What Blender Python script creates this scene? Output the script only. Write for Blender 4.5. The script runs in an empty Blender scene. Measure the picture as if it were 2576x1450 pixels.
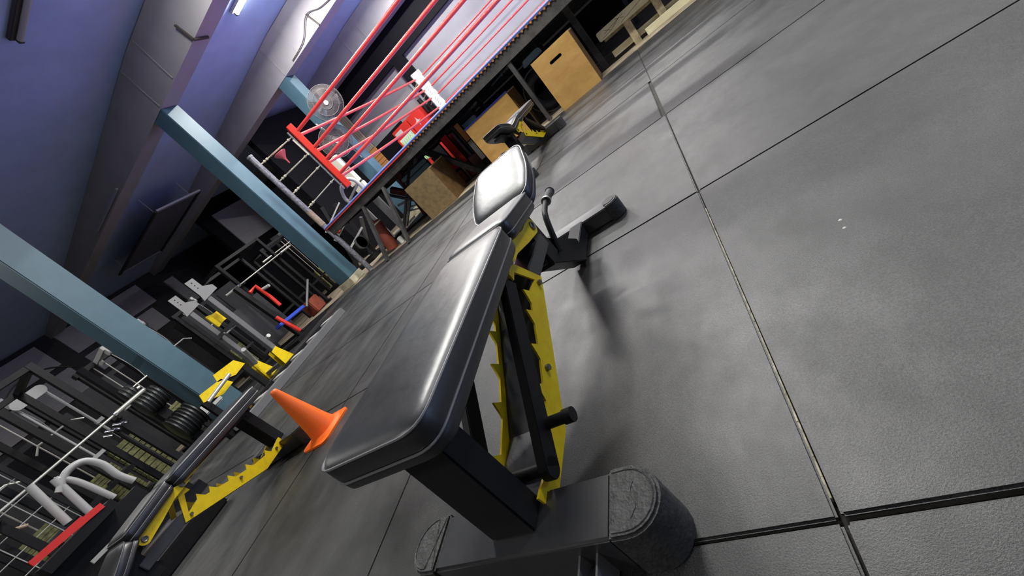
import bpy, bmesh, math, random
from mathutils import Vector, Matrix
random.seed(7)
PI = math.pi
S = bpy.context.scene
COL = S.collection

# ------------------------------------------------------------------ camera
cam_d = bpy.data.cameras.new('camera'); cam = bpy.data.objects.new('camera', cam_d); COL.objects.link(cam)
CAMROT = [[0.737497, 0.455201, 0.49889], [0.19215, 0.566751, -0.801169], [-0.647439, 0.686721, 0.33051]]
cam.matrix_world = Matrix.Translation((0, 0, 0.72)) @ Matrix(CAMROT).to_4x4()
cam_d.sensor_width = 36; cam_d.lens = 14.6966; cam_d.clip_start = 0.02; cam_d.clip_end = 200
S.camera = cam
# ------------------------------------------------------------------ world, lights, exposure
w = bpy.data.worlds.new('world'); S.world = w; w.use_nodes = True
w.node_tree.nodes['Background'].inputs[0].default_value = (0.6, 0.65, 0.8, 1)
w.node_tree.nodes['Background'].inputs[1].default_value = 0.3
S.view_settings.view_transform = 'Standard'; S.view_settings.look = 'None'
S.view_settings.exposure = 0.55; S.view_settings.gamma = 1.0; S.view_settings.use_curve_mapping = False

def area(name, loc, size, sizey, power, color, rot=(0, 0, 0)):
    l = bpy.data.lights.new(name, 'AREA'); l.shape = 'RECTANGLE'; l.size = size; l.size_y = sizey
    l.energy = power; l.color = color
    o = bpy.data.objects.new(name, l); o.location = loc; o.rotation_euler = rot; COL.objects.link(o)
    return o
WHITE = (1.0, 0.985, 0.93)
# tube lamps: the lit strip fittings hang under the ceiling at these (x, y); each has a lamp inside
LIT = [(-5.15, 8.75, 230), (-0.9, 8.75, 80), (3.2, 8.75, 80), (-4.4, 12.3, 170), (0.0, 12.3, 150), (-3.3, 5.3, 115), (-0.9, 4.2, 175), (3.2, 4.6, 80)]
for i, (x, y, p) in enumerate(LIT):
    area('tube_light', (x, y, 5.17), 1.15, 0.1, p, WHITE)
# dim tubes at the back of the hall, behind and beside the camera
area('tube_light', (1.5, -3.5, 5.17), 1.2, 0.1, 34, WHITE)
area('tube_light', (-4.0, -3.0, 5.17), 1.2, 0.1, 80, WHITE)
area('tube_light', (-12.5, 3.0, 4.7), 1.2, 0.1, 38, WHITE)
area('tube_light', (-9.0, 1.3, 4.7), 1.2, 0.1, 34, WHITE)
# added bluish fill from the right, no real opening there; lifts the ceiling blue
area('blue_fill_light', (8.7, 3.0, 2.6), 6.0, 3.0, 110, (0.30, 0.50, 1.0), (0, math.radians(90+18), 0))

# ------------------------------------------------------------------ materials
def mat(name, col, rough=0.5, metal=0.0, var=0.0, scale=8.0, bump=0.0, bscale=60.0, spec=0.5, col2=None, emit=None, coat=0.0, stretch=None, rvar=0.0):
    m = bpy.data.materials.new(name); m.use_nodes = True
    n = m.node_tree.nodes; L = m.node_tree.links; b = n['Principled BSDF']
    b.inputs['Roughness'].default_value = rough; b.inputs['Metallic'].default_value = metal
    b.inputs['Specular IOR Level'].default_value = spec; b.inputs['Coat Weight'].default_value = coat; b.inputs['Coat Roughness'].default_value = .36
    c = (*col, 1)
    tc = n.new('ShaderNodeTexCoord'); mp = n.new('ShaderNodeMapping'); L.new(tc.outputs['Object'], mp.inputs[0])
    if stretch: mp.inputs['Scale'].default_value = stretch
    if var > 0 or col2:
        t = n.new('ShaderNodeTexNoise'); t.inputs['Scale'].default_value = scale; t.inputs['Detail'].default_value = 6; t.inputs['Roughness'].default_value = 0.65
        L.new(mp.outputs[0], t.inputs['Vector'])
        r = n.new('ShaderNodeValToRGB'); L.new(t.outputs['Fac'], r.inputs[0])
        c2 = (*col2, 1) if col2 else (*[max(0, v*(1-var)) for v in col], 1)
        c1 = c if col2 else (*[min(1, v*(1+var)) for v in col], 1)
        r.color_ramp.elements[0].position = 0.35; r.color_ramp.elements[1].position = 0.65
        r.color_ramp.elements[0].color = c2; r.color_ramp.elements[1].color = c1
        L.new(r.outputs[0], b.inputs['Base Color'])
        if rvar:
            mr = n.new('ShaderNodeMapRange'); L.new(t.outputs['Fac'], mr.inputs[0]); mr.inputs[1].default_value = .3; mr.inputs[2].default_value = .7
            mr.inputs[3].default_value = rough-rvar; mr.inputs[4].default_value = rough+rvar; L.new(mr.outputs[0], b.inputs['Roughness'])
    else:
        b.inputs['Base Color'].default_value = c
    if bump > 0:
        t2 = n.new('ShaderNodeTexNoise'); t2.inputs['Scale'].default_value = bscale; t2.inputs['Detail'].default_value = 4
        L.new(mp.outputs[0], t2.inputs['Vector'])
        bp = n.new('ShaderNodeBump'); bp.inputs['Strength'].default_value = bump; bp.inputs['Distance'].default_value = 0.01
        L.new(t2.outputs['Fac'], bp.inputs['Height']); L.new(bp.outputs[0], b.inputs['Normal'])
    if emit:
        b.inputs['Emission Color'].default_value = (*emit[:3], 1); b.inputs['Emission Strength'].default_value = emit[3]
    return m

M = {}
def rubber():
    m = bpy.data.materials.new('rubber_mat'); m.use_nodes = True
    n = m.node_tree.nodes; L = m.node_tree.links; b = n['Principled BSDF']
    tc = n.new('ShaderNodeNewGeometry'); obj = tc.outputs['Position']
    def noise(s, d, r=.6, sc=None):
        t = n.new('ShaderNodeTexNoise'); t.inputs['Scale'].default_value = s; t.inputs['Detail'].default_value = d; t.inputs['Roughness'].default_value = r
        if sc:
            mp = n.new('ShaderNodeMapping'); mp.inputs['Scale'].default_value = sc; L.new(obj, mp.inputs[0]); L.new(mp.outputs[0], t.inputs['Vector'])
        else: L.new(obj, t.inputs['Vector'])
        return t.outputs['Fac']
    a = noise(1.9, 5, .62); s = noise(330, 3, .8); st = noise(2.2, 5, .7, (1.0, .6, 1))
    r = n.new('ShaderNodeValToRGB'); L.new(a, r.inputs[0])
    r.color_ramp.elements[0].position = .33; r.color_ramp.elements[0].color = (.014, .0145, .0145, 1)
    r.color_ramp.elements[1].position = .66; r.color_ramp.elements[1].color = (.054, .054, .053, 1)
    mx = n.new('ShaderNodeMix'); mx.data_type = 'RGBA'; mx.blend_type = 'OVERLAY'; mx.inputs[0].default_value = 1.0
    L.new(r.outputs[0], mx.inputs[6])
    r2 = n.new('ShaderNodeValToRGB'); L.new(s, r2.inputs[0]); r2.color_ramp.elements[0].position = .3; r2.color_ramp.elements[1].position = .7
    L.new(r2.outputs[0], mx.inputs[7]); L.new(mx.outputs[2], b.inputs['Base Color'])
    mr = n.new('ShaderNodeMapRange'); L.new(st, mr.inputs[0]); mr.inputs[1].default_value = .35; mr.inputs[2].default_value = .65
    mr.inputs[3].default_value = .33; mr.inputs[4].default_value = .58; L.new(mr.outputs[0], b.inputs['Roughness'])
    b.inputs['Specular IOR Level'].default_value = .62
    bp = n.new('ShaderNodeBump'); bp.inputs['Strength'].default_value = .35; bp.inputs['Distance'].default_value = .0018
    L.new(s, bp.inputs['Height']); L.new(bp.outputs[0], b.inputs['Normal'])
    return m
M['rubber'] = rubber()
M['debris'] = mat('joint_debris', (.34, .31, .23), .9, var=.6, scale=30)
M['concrete'] = mat('bare_concrete', (.30, .25, .17), .8, var=.35, scale=3, bump=.3, bscale=40)
M['vinyl'] = mat('black_vinyl', (.011, .0115, .014), .42, var=.3, scale=5, bump=.10, bscale=30, spec=1.0, rvar=.05, coat=.25)
M['piping'] = mat('pad_piping', (.20, .20, .21), .30, spec=.8)
M['steel'] = mat('black_powder_steel', (.009, .009, .010), .5, bump=.1, bscale=300, spec=.3)
M['base'] = mat('satin_charcoal_steel', (.034, .035, .038), .36, var=.15, scale=14, bump=.03, bscale=200, spec=1.0)
M['cap'] = mat('grey_black_rubber_cap', (.050, .050, .050), .6, var=.35, scale=35, bump=.4, bscale=120)
M['yellow'] = mat('yellow_powder_coat', (.98, .68, .008), .42, var=.10, scale=20)
M['orange'] = mat('orange_plastic', (1.0, .16, .015), .45)
M['chrome'] = mat('chrome', (.75, .75, .76), .15, 1)
M['silver'] = mat('brushed_silver', (.55, .55, .53), .35, .8)
M['bolt'] = mat('dull_bolt', (.22, .21, .20), .4, .8)
M['red'] = mat('red_vinyl', (.78, .035, .02), .38, spec=.5)
M['rope'] = mat('red_rope_cover', (.80, .060, .05), .26, bump=.5, bscale=90, spec=.8)
M['white'] = mat('white_vinyl', (.62, .64, .60), .45)
M['ink'] = mat('grey_ink', (.20, .20, .21), .7)
M['platform'] = mat('ring_platform_steel', (.055, .052, .050), .6, var=.4, scale=6, bump=.2)
M['canvas'] = mat('ring_canvas', (.10, .15, .45), .7)
M['bluecord'] = mat('blue_cord', (.22, .28, .75), .5)
M['lacing'] = mat('orange_lacing', (.45, .17, .04), .6)
M['teal'] = mat('teal_column_paint', (.070, .145, .190), .5, var=.07, scale=3, bump=.1, bscale=20)
M['footing'] = mat('cream_footing', (.50, .47, .34), .8, var=.25, scale=12)
M['beamgrey'] = mat('grey_beam_paint', (.36, .345, .36), .75, var=.06, scale=2)
M['ceiling'] = mat('lavender_ceiling_paint', (.42, .53, .80), .8, var=.06, scale=1.5)
M['wallgrey'] = mat('lilac_grey_wall', (.31, .31, .33), .8, var=.06, scale=1.5)
M['wallblack'] = mat('black_wall', (.007, .007, .010), .8, spec=.2)
M['walldark'] = mat('dark_wall', (.03, .03, .034), .75, var=.3, scale=2)
M['brown'] = mat('brown_band', (.055, .045, .040), .7)
M['panel'] = mat('grey_wall_panel', (.40, .39, .41), .8, var=.08, scale=2, stretch=(1, 1, 6))
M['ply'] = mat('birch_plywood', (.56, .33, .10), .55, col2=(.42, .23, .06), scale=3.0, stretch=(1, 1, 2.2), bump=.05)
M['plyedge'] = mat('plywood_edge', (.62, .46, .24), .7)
M['plyside'] = mat('shaded_plywood', (.22, .125, .045), .6, col2=(.12, .06, .02), scale=6)  # darker plywood for box sides, their shade put into the colour
M['osb'] = mat('worn_board', (.28, .19, .08), .7, col2=(.17, .12, .06), scale=14)
M['dark'] = mat('dark_void', (.005, .005, .005), .9)
M['pallet'] = mat('pale_pallet_wood', (.86, .80, .54), .75, col2=(.66, .58, .36), scale=9, stretch=(.3, 1, 1))
M['palletdark'] = mat('dirty_pallet_wood', (.42, .35, .22), .8, var=.4, scale=9)
M['greysteel'] = mat('grey_painted_steel', (.16, .16, .165), .45)
M['litgrey'] = mat('light_grey_tube', (.46, .46, .45), .4)
M['tan'] = mat('tan_tape', (.36, .27, .20), .7, var=.3, scale=12)
M['worn'] = mat('worn_grey_metal', (.26, .26, .29), .4, .3, var=.5, scale=25)
M['fan'] = mat('dusty_fan_grille', (.13, .12, .115), .7, var=.2, scale=30)
M['slat'] = mat('tan_slats', (.50, .42, .32), .7)
M['slato'] = mat('orange_slats', (.75, .33, .10), .7)
M['cream'] = mat('cream_panel', (.85, .80, .62), .6)
M['greenglass'] = mat('green_bottles', (.16, .30, .05), .2, emit=(.35, .6, .2, .25))
M['coolerlit'] = mat('lit_cooler_inside', (.35, .40, .32), .6, emit=(.6, .8, .6, .35))
M['coolred'] = mat('red_cooler', (.70, .04, .03), .4)
M['corr'] = mat('pale_blue_corrugated', (.36, .56, .70), .5)
M['brick'] = mat('reddish_brown', (.28, .06, .03), .6, var=.2)
M['maroon'] = mat('maroon_frame', (.16, .01, .02), .5)
M['blue'] = mat('blue_vinyl', (.05, .10, .62), .4)
M['plate'] = mat('iron_plate', (.075, .078, .075), .42, .4)
M['pink'] = mat('pink_plastic', (.65, .12, .14), .45)
M['rod'] = mat('pale_steel_rod', (.72, .70, .62), .3, .6)
M['weightstack'] = mat('olive_stack', (.19, .19, .07), .6, var=.5, scale=20)
M['tube_on'] = mat('lit_tube', (1, 1, 1), .5, emit=(1.0, .985, .95, 40))
M['tube_off'] = mat('unlit_fitting', (.06, .05, .045), .6)
M['trunk'] = mat('pale_trunking', (.35, .35, .42), .5)
M['hatch'] = mat('dull_grey_hatch', (.12, .12, .15), .8)
M['midgrey'] = mat('mid_grey_steel_plate', (.24, .24, .24), .5)
M['dust'] = mat('dark_joint_dust', (.030, .027, .022), .9, var=.5, scale=25)
M['turf'] = mat('green_turf', (.05, .10, .03), .9, var=.4, scale=60)

# ------------------------------------------------------------------ mesh helpers
class MB:
    def __init__(s): s.v = []; s.f = []
    def add(s, v, f):
        b = len(s.v); s.v += [tuple(p) for p in v]; s.f += [tuple(i+b for i in q) for q in f]; return s
    def box(s, x0, x1, y0, y1, z0, z1):
        v = [(x0, y0, z0), (x1, y0, z0), (x1, y1, z0), (x0, y1, z0), (x0, y0, z1), (x1, y0, z1), (x1, y1, z1), (x0, y1, z1)]
        return s.add(v, [(0, 3, 2, 1), (4, 5, 6, 7), (0, 1, 5, 4), (1, 2, 6, 5), (2, 3, 7, 6), (3, 0, 4, 7)])
    def bar(s, a, b, w, h, up=(0, 0, 1)):
        # rectangular bar from a to b, w = width across, h = height along 'up'
        a = Vector(a); b = Vector(b); d = (b-a).normalized(); u = Vector(up)
        r = d.cross(u)
        if r.length < 1e-4: r = d.cross(Vector((0, 1, 0)))
        r.normalize(); u = r.cross(d).normalized()
        v = []
        for p in (a, b):
            for sx, sy in ((-1, -1), (1, -1), (1, 1), (-1, 1)): v.append(p + r*sx*w/2 + u*sy*h/2)
        return s.add(v, [(0, 1, 2, 3), (7, 6, 5, 4), (0, 4, 5, 1), (1, 5, 6, 2), (2, 6, 7, 3), (3, 7, 4, 0)])
    def tube(s, pts, r, n=10, closed=False, rr=None):
        pts = [Vector(p) for p in pts]; N = len(pts); v = []; f = []
        prev = None
        for i, p in enumerate(pts):
            if closed: t = (pts[(i+1) % N]-pts[i-1]).normalized()
            else: t = (pts[min(i+1, N-1)]-pts[max(i-1, 0)]).normalized()
            if prev is None:
                a = Vector((0, 0, 1)) if abs(t.z) < .9 else Vector((0, 1, 0))
                u = t.cross(a).normalized()
            else: u = (prev - t*prev.dot(t)).normalized()
            prev = u; w = t.cross(u); q = rr[i] if rr else r
            for k in range(n):
                c = 2*PI*k/n; v.append(p + u*math.cos(c)*q + w*math.sin(c)*q)
        m = N if closed else N-1
        for i in range(m):
            for k in range(n):
                a = i*n+k; b = i*n+(k+1) % n; c = ((i+1) % N)*n+(k+1) % n; d = ((i+1) % N)*n+k
                f.append((a, b, c, d))
        if not closed: f.append(tuple(range(n-1, -1, -1))); f.append(tuple((N-1)*n+k for k in range(n)))
        return s.add(v, f)
    def cyl(s, a, b, r, n=16): return s.tube([a, b], r, n)
    def prism(s, poly, fn, t0, t1):
        # poly: list of 2D points, fn(p, t) -> 3D
        n = len(poly); v = [fn(p, t0) for p in poly] + [fn(p, t1) for p in poly]
        f = [tuple(range(n-1, -1, -1)), tuple(range(n, 2*n))] + [(i, (i+1) % n, n+(i+1) % n, n+i) for i in range(n)]
        return s.add(v, f)
    def lathe(s, prof, c=(0, 0, 0), n=32, cap=True):
        v = []; f = []
        for (r, z) in prof:
            for k in range(n): a = 2*PI*k/n; v.append((c[0]+r*math.cos(a), c[1]+r*math.sin(a), c[2]+z))
        for i in range(len(prof)-1):
            for k in range(n): f.append((i*n+k, i*n+(k+1) % n, (i+1)*n+(k+1) % n, (i+1)*n+k))
        if cap: f.append(tuple(range(n-1, -1, -1))); f.append(tuple((len(prof)-1)*n+k for k in range(n)))
        return s.add(v, f)
    def build(s, name, m, parent=None, bevel=0.0, smooth=False, seg=2):
        me = bpy.data.meshes.new(name); me.from_pydata(s.v, [], s.f); me.update()
        bm = bmesh.new(); bm.from_mesh(me); bmesh.ops.recalc_face_normals(bm, faces=bm.faces)
        if bevel > 0:
            es = [e for e in bm.edges if len(e.link_faces) == 2 and e.calc_face_angle(0) > .5]
            bmesh.ops.bevel(bm, geom=es, offset=bevel, segments=seg, affect='EDGES', clamp_overlap=True)
        bm.to_mesh(me); bm.free()
        if smooth:
            for p in me.polygons: p.use_smooth = True
            me.set_sharp_from_angle(angle=math.radians(40))
        me.materials.append(m)
        o = bpy.data.objects.new(name, me); COL.objects.link(o)
        if parent: o.parent = parent
        return o
def tag(o, label, cat=None, group=None, kind=None):
    if label: o['label'] = label
    if cat: o['category'] = cat
    if group: o['group'] = group
    if kind: o['kind'] = kind
    return o
def thing(name, label, cat, loc=(0, 0, 0), rz=0.0, group=None):
    o = bpy.data.objects.new(name, None); COL.objects.link(o); o.location = loc; o.rotation_euler = (0, 0, rz); o.empty_display_size = .1
    return tag(o, label, cat, group)
def struct(o): o['kind'] = 'structure'; return o
def kids(o): return [c for c in bpy.data.objects if c.parent == o]
def dup(o, parent=None):
    ch = kids(o)
    c = o.copy(); COL.objects.link(c); c.parent = parent
    for k in ch: dup(k, c)
    return c
def catmull(P, k=8, closed=False):
    P = [Vector(p) for p in P]; out = []; N = len(P)
    rng = range(N) if closed else range(N-1)
    for i in rng:
        p0 = P[i-1] if (closed or i > 0) else P[i]; p1 = P[i]; p2 = P[(i+1) % N]; p3 = P[(i+2) % N] if (closed or i+2 < N) else p2
        for j in range(k):
            t = j/k
            out.append(.5*((2*p1)+(p2-p0)*t+(2*p0-5*p1+4*p2-p3)*t*t+(3*p1-p0-3*p2+p3)*t**3))
    if not closed: out.append(P[-1])
    return out
def roundpoly(P, R, k=6):
    # round the corners of a 2D polygon
    out = []; N = len(P)
    for i in range(N):
        p = Vector(P[i]); a = Vector(P[i-1]); b = Vector(P[(i+1) % N]); r = R[i] if isinstance(R, (list, tuple)) else R
        da = (a-p).normalized(); db = (b-p).normalized()
        r2 = min(r, (a-p).length*.48, (b-p).length*.48)
        s = p+da*r2; e = p+db*r2
        for j in range(k+1):
            t = j/k; out.append(tuple(s*(1-t)**2 + p*2*t*(1-t) + e*t*t))
    return out

# ================================================================== STRUCTURE
XL, XR, YB, YF = -17.6, 9.0, -6.0, 14.50
floor = struct(MB().box(XL, XR, YB, YF, -.20, -.014).build('floor', M['concrete']))
# rubber mats, 1.22 m squares, edges bevelled, a few lifted a little at the joints
JX = -.098; JY = .378; MS = 1.2205
mat_mb = MB().box(0, MS-.005, 0, MS-.005, -.012, 0)
m0 = None
for i in range(-9, 4):
    for j in range(-3, 5):
        x = JX+i*MS; y = JY+j*MS
        if x < -11: continue
        if m0 is None: m0 = mat_mb.build('rubber_mat', M['rubber'], floor, bevel=.004, seg=2); o = m0
        else: o = m0.copy(); COL.objects.link(o); o.parent = floor
        z = 0.0; rx = 0
        if j == 0 and i >= 0: z = .006; rx = -.0045
        if j == 0 and i == -1: z = .003; rx = -.0022
        o.location = (x+random.uniform(-.001, .001), y+random.uniform(-.001, .001), z); o.rotation_euler = (rx, 0, random.uniform(-.001, .001))
        if j == 2 and i == -1: o.location.x -= .022      # one mat row slipped sideways, as the step in the joint shows
        if j == 4: o.scale.y = .985
# pale debris packed into the joint beside the bench
d = MB()
for k in range(60):
    y = JY+.03+k*.0172
    d.box(JX-.0048-.0005*random.random(), JX-.0022, y, y+.0172, -.011, -.0010+.0016*random.random())
for k in range(7):
    y = JY+3*MS+.75+k*.02; d.box(JX-.030, JX-.012, y, y+.021, -.012, -.006)
tag(d.build('joint_debris', M['debris'], floor), None, kind='stuff')

# dark dust lies in the joints between the mats
struct(MB().box(-11, 4.9, JY-3*MS, JY+5*MS-.03, -.0139, -.0118).build('joint_dust', M['dust'], floor))
# ceiling: level over the hall, falling away towards the left-hand side
c = MB().box(-6.6, XR, YB, YF, 5.38, 5.5)
c.prism([(-6.6, 5.38), (XL, 4.78), (XL, 4.9), (-6.6, 5.5)], lambda p, t: (p[0], t, p[1]), YB, YF)
ceiling = struct(c.build('ceiling', M['ceiling']))
struct(MB().box(XL-.2, XL, YB, YF, -.2, 5.4).build('wall_left', M['walldark']))
struct(MB().box(XR, XR+.2, YB, YF, -.2, 5.5).build('wall_right', M['wallgrey']))
struct(MB().box(XL, XR, YB-.2, YB, -.2, 5.5).build('wall_back', M['walldark']))
wf = struct(MB().box(XL, XR, YF, YF+.2, -.2, 5.5).build('wall_far', M['wallgrey']))
# black steel framing on the far wall: beam, column, low dark band
struct(MB().box(-9.7, XR, YF-.14, YF-.001, 3.72, 4.60).build('trim_1', M['wallblack']))
struct(MB().box(-6.36, -5.92, YF-.16, YF-.001, -.01, 3.72).build('trim_2', M['wallblack']))
struct(MB().box(-5.92, XR, YF-.15, YF-.001, -.01, 1.80).build('trim_3', M['wallblack']))
struct(MB().box(-9.7, -7.6, YF-.15, YF-.001, -.01, 2.45).build('trim_4', M['wallblack']))
struct(MB().box(-9.7, XR, YF-.06, YF-.001, 4.60, 5.38).build('trim_5', M['beamgrey']))
# black partition running back behind the ring on the left
part_l = struct(MB().box(-9.9, -9.7, 10.70, YF, -.01, 5.0).build('wall_partition', M['wallblack']))
# panels of the left wall
def lpanel(y0, y1, z0, z1, x=XL, m='panel'):
    return MB().box(x, x+.05, y0, y1, z0, z1)

# roof beams: boxed, deep; soffit level
for i, y in enumerate((-.55, 3.07, 6.69, 10.30, 13.92)):
    b = MB().prism([(XL, 4.57), (XR, 4.57), (XR, 5.37), (-6.6, 5.37), (XL, 4.80)], lambda p, t: (p[0], t, p[1]), y, y+.37)
    o = b.build('roof_beam', M['beamgrey'])
    tag(o, ['grey boxed roof beam nearest the camera side', 'grey boxed roof beam over the nearest teal column',
            'grey boxed roof beam landing on the middle teal column', 'grey boxed roof beam on the farthest teal column by the fans',
            'grey boxed roof beam farthest back, over the boxing ring'][i], 'beam', 'boxed roof beams')
    # steps in the plaster where the haunch plate starts
    for xx in (-6.97, -6.25):
        MB().box(xx-.012, xx+.012, y-.012, y, 4.60, 5.34).build('cover_strip', M['beamgrey'], o)
# teal columns
for i, (y, x) in enumerate(((3.07, -7.0), (6.69, -7.0), (10.30, -7.0))):
    r = thing('steel_column', ['near teal boxed column beside the weight machines on the left', 'middle teal boxed column at the corner of the boxing ring, on a cream footing',
               'far teal boxed column with the grey fans on it'][i], 'column', (x, y, 0), group='teal columns')
    MB().box(-.39, 0, 0, .37, .16, 4.57).build('shaft', M['teal'], r, bevel=.012)
    MB().box(-.42, .03, -.03, .40, -.012, .16).build('footing', M['footing'], r, bevel=.01)

# black inner wall farther back on the left, with one big grey panel
struct(MB().box(-14.2, -14.0, 10.70, YF, -.01, 5.1).build('wall_inner', M['wallblack']))
struct(MB().box(-14.0, -13.95, 11.2, 12.85, 3.0, 4.45).build('trim_9', M['panel']))
struct(MB().box(-14.0, -13.93, 13.0, 14.6, 2.2, 4.2).build('trim_8', M['panel']))
# grey infill panels on the left wall, in two rows between black posts
for k, (y0, y1, z0, z1) in enumerate(((8.6, 9.55, 3.78, 4.62), (8.6, 9.25, 2.95, 3.68), (6.75, 7.4, 3.78, 4.60), (6.75, 7.35, 2.95, 3.60), (3.2, 6.25, 3.80, 4.62), (3.2, 6.3, 2.78, 3.62), (10.3, 10.68, 3.0, 4.2), (.2, 2.9, 3.8, 4.6))):
    struct(MB().box(XL+.001, XL+.08, y0, y1, z0, z1).build('trim_%d' % (10+k), M['panel']))

# ================================================================== ADJUSTABLE BENCH (y forward from the rear foot, x right)
def pad(name, parent, outline, ztop, thick, m='vinyl', crown=.012, R=.04, bottom_inset=.006):
    """outline: 2D polygon (x, y); ztop(y) gives the height of the top seam"""
    P = roundpoly(outline, R, 6); n = len(P)
    cx = sum(p[0] for p in P)/n; cy = sum(p[1] for p in P)/n
    mb = MB(); rings = []
    def ring(k, dz):
        out = []
        for x, y in P:
            L = math.hypot(x-cx, y-cy); q = max(0, 1-k/L) if k < 1 else 0
            yy = cy+(y-cy)*q; out.append((cx+(x-cx)*q, yy, ztop(yy)+dz))
        return out
    V = []
    for k, dz in ((.012, -thick), (.002, -thick+.008), (.0, -thick*.70), (.0030, -thick*.60), (0.0, -thick*.52), (0.0, -.006), (.004, -.0008), (.008, .002), (.018, .006), (.035, .0085), (.06, crown*.8), (.09, crown*.85)):
        V.append(ring(k, dz))
    f = []; v = []
    for r in V: v += r
    for i in range(len(V)-1):
        for k in range(n): f.append((i*n+k, i*n+(k+1) % n, (i+1)*n+(k+1) % n, (i+1)*n+k))
    f.append(tuple(range(n-1, -1, -1))); f.append(tuple((len(V)-1)*n+k for k in range(n)))
    mb.add(v, f)
    o = mb.build(name, M[m], parent, smooth=True)
    pb = MB()
    pb.tube([(x, y, ztop(y)-.0015) for x, y in P], .0026, 6, closed=True)
    pb.tube([(cx+(x-cx)*1.002, cy+(y-cy)*1.002, ztop(y)-thick*.60) for x, y in P], .0024, 6, closed=True)
    pb.build('piping', M['piping'], o, smooth=True)
    return o

def make_bench(label, group='adjustable gym benches'):
    r = thing('adjustable_bench', label, 'bench', group=group)
    # --- rear foot with rubber end caps
    b = MB().box(-.222, .222, -.060, .060, .012, .116).build('base_bar', M['base'], r, bevel=.006)
    for s in (-1, 1):
        c = MB(); P = []
        for k in range(13):
            a = -PI/2+PI*k/12; P.append((s*(.252+.063*math.cos(a)), .0635*math.sin(a)))
        P = [(s*.218, -.0635)]+P+[(s*.218, .0635)]
        if s < 0: P = P[::-1]
        c.prism(P, lambda p, t: (p[0], p[1], t), 0.0, .120)
        cap = c.build('end_cap', M['cap'], r, bevel=.005, smooth=True)
        # moulded rim and dished face on the top of the cap
        ring = [(p[0]*1.0-s*.0, p[1]*.84, .1205) for p in P[1:-1]]
        ring = [(s*.25+(x-s*.25)*.84, y, z) for x, y, z in ring]
        MB().tube([(s*.226, -.053, .1205)]+ring+[(s*.226, .053, .1205)], .0016, 5).build('moulded_rim', M['cap'], cap, smooth=True)
        if s > 0:
            MB().tube(catmull([(.268, .028, .1203), (.262, .010, .1205), (.272, -.012, .1205), (.262, -.034, .1203)], 5), .0013, 5).build('scuff_ridge', M['cap'], cap, smooth=True)
    # --- transport wheel on its bracket, ahead of the rear foot
    wh = MB()
    wh.box(.136, .140, -.105, -.058, .02, .085); wh.box(.172, .176, -.105, -.058, .02, .085)
    wb = wh.build('wheel_bracket', M['greysteel'], r)
    MB().cyl((.143, -.082, .032), (.169, -.082, .032), .030, 20).build('wheel', M['cap'], wb, smooth=True)
    # --- rear post
    p = MB(); p.add([(-.0575, -.022, .115), (.0575, -.022, .115), (.0575, .045, .115), (-.0575, .045, .115), (-.0575, -.012, .402), (.0575, -.012, .402), (.0575, .055, .402), (-.0575, .055, .402)],
                    [(0, 3, 2, 1), (4, 5, 6, 7), (0, 1, 5, 4), (1, 2, 6, 5), (2, 3, 7, 6), (3, 0, 4, 7)])
    p.build('rear_post', M['steel'], r, bevel=.004)
    # --- spine
    MB().prism([(.046, .076), (.225, .078), (.660, .262), (.880, .262), (.880, .312), (.650, .318), (.560, .282), (.215, .126), (.046, .120)], lambda p, t: (t, p[0], p[1]), -.0655, .0655).build('spine', M['base'], r, bevel=.003)
    MB().bar((0, .84, .275), (0, 1.17, .055), .075, .105).bar((0, 1.12, .052), (0, 1.40, .052), .07, .06).build('front_leg', M['steel'], r, bevel=.003)
    # --- front foot
    MB().box(-.185, .165, 1.385, 1.475, .008, .078).build('front_bar', M['base'], r, bevel=.004)
    for s in (-1, 1):
        P = [(s*.160, -.049)]+[(s*(.175+.049*math.cos(a)), .049*math.sin(a)) for a in [-PI/2+PI*k/10 for k in range(11)]]+[(s*.160, .049)]
        if s < 0: P = P[::-1]
        c = MB().prism(P, lambda p, t: (p[0], 1.43+p[1], t), 0, .084).build('front_cap', M['cap'], r, bevel=.004, smooth=True)
        MB().lathe([(.030, 0), (.030, .002), (.024, .0035)], (s*.178, 1.43, .084), 16).build('moulded_disc', M['cap'], c, smooth=True)
    # --- seat upright
    MB().box(-.052, .052, .835, .930, .20, .392).build('seat_post', M['steel'], r, bevel=.003)
    # --- toothed side plates
    tips = [(.525, .318), (.465, .290), (.372, .246), (.272, .203), (.145, .162)]
    poly = [(.028, .138), (.030, .104), (.060, .080), (.225, .080), (.655, .266), (.567, .396), (.525, .384), (.522, .356), (.552, .364), (.612, .287)]
    top = []
    for (u, z) in tips:
        top += [(u+.020, z-.024), (u, z), (u-.010, z-.026), (u-.018, z-.042)]
    poly2 = poly + top
    poly2.append((.050, .136))
    for s in (-1, 1):
        x = s*.070
        o = MB().prism(poly2, lambda p, t: (t, p[0], p[1]), x-.003, x+.003).build('toothed_rail', M['yellow'], r)
        for (u, z) in ((.612, .272), (.345, .178), (.095, .108)):
            MB().cyl((x+s*.002, u, z), (x+s*.013, u, z), .0085, 6).build('bolt', M['bolt'], o)
    MB().cyl((-.066, .612, .272), (.066, .612, .272), .007, 8).build('spacer', M['steel'], r)
    # --- support arms carrying the long pad
    for s, u1, z1 in ((1, .455, .388), (-1, .42, .392)):
        a = MB().bar((s*.092, u1, z1), (s*.092, .085, .142), .024, .048)
        a.cyl((s*.092-.012, .085, .142), (s*.092+.012, .085, .142), .024, 18)
        a.build('support_arm', M['steel'], r, bevel=.002)
    h = MB(); h.cyl((.080, .165, .178), (.150, .165, .178), .0130, 16); h.cyl((.150, .165, .178), (.172, .165, .178), .0160, 16)
    h.build('adjuster_rod', M['steel'], r, smooth=True)
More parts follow.
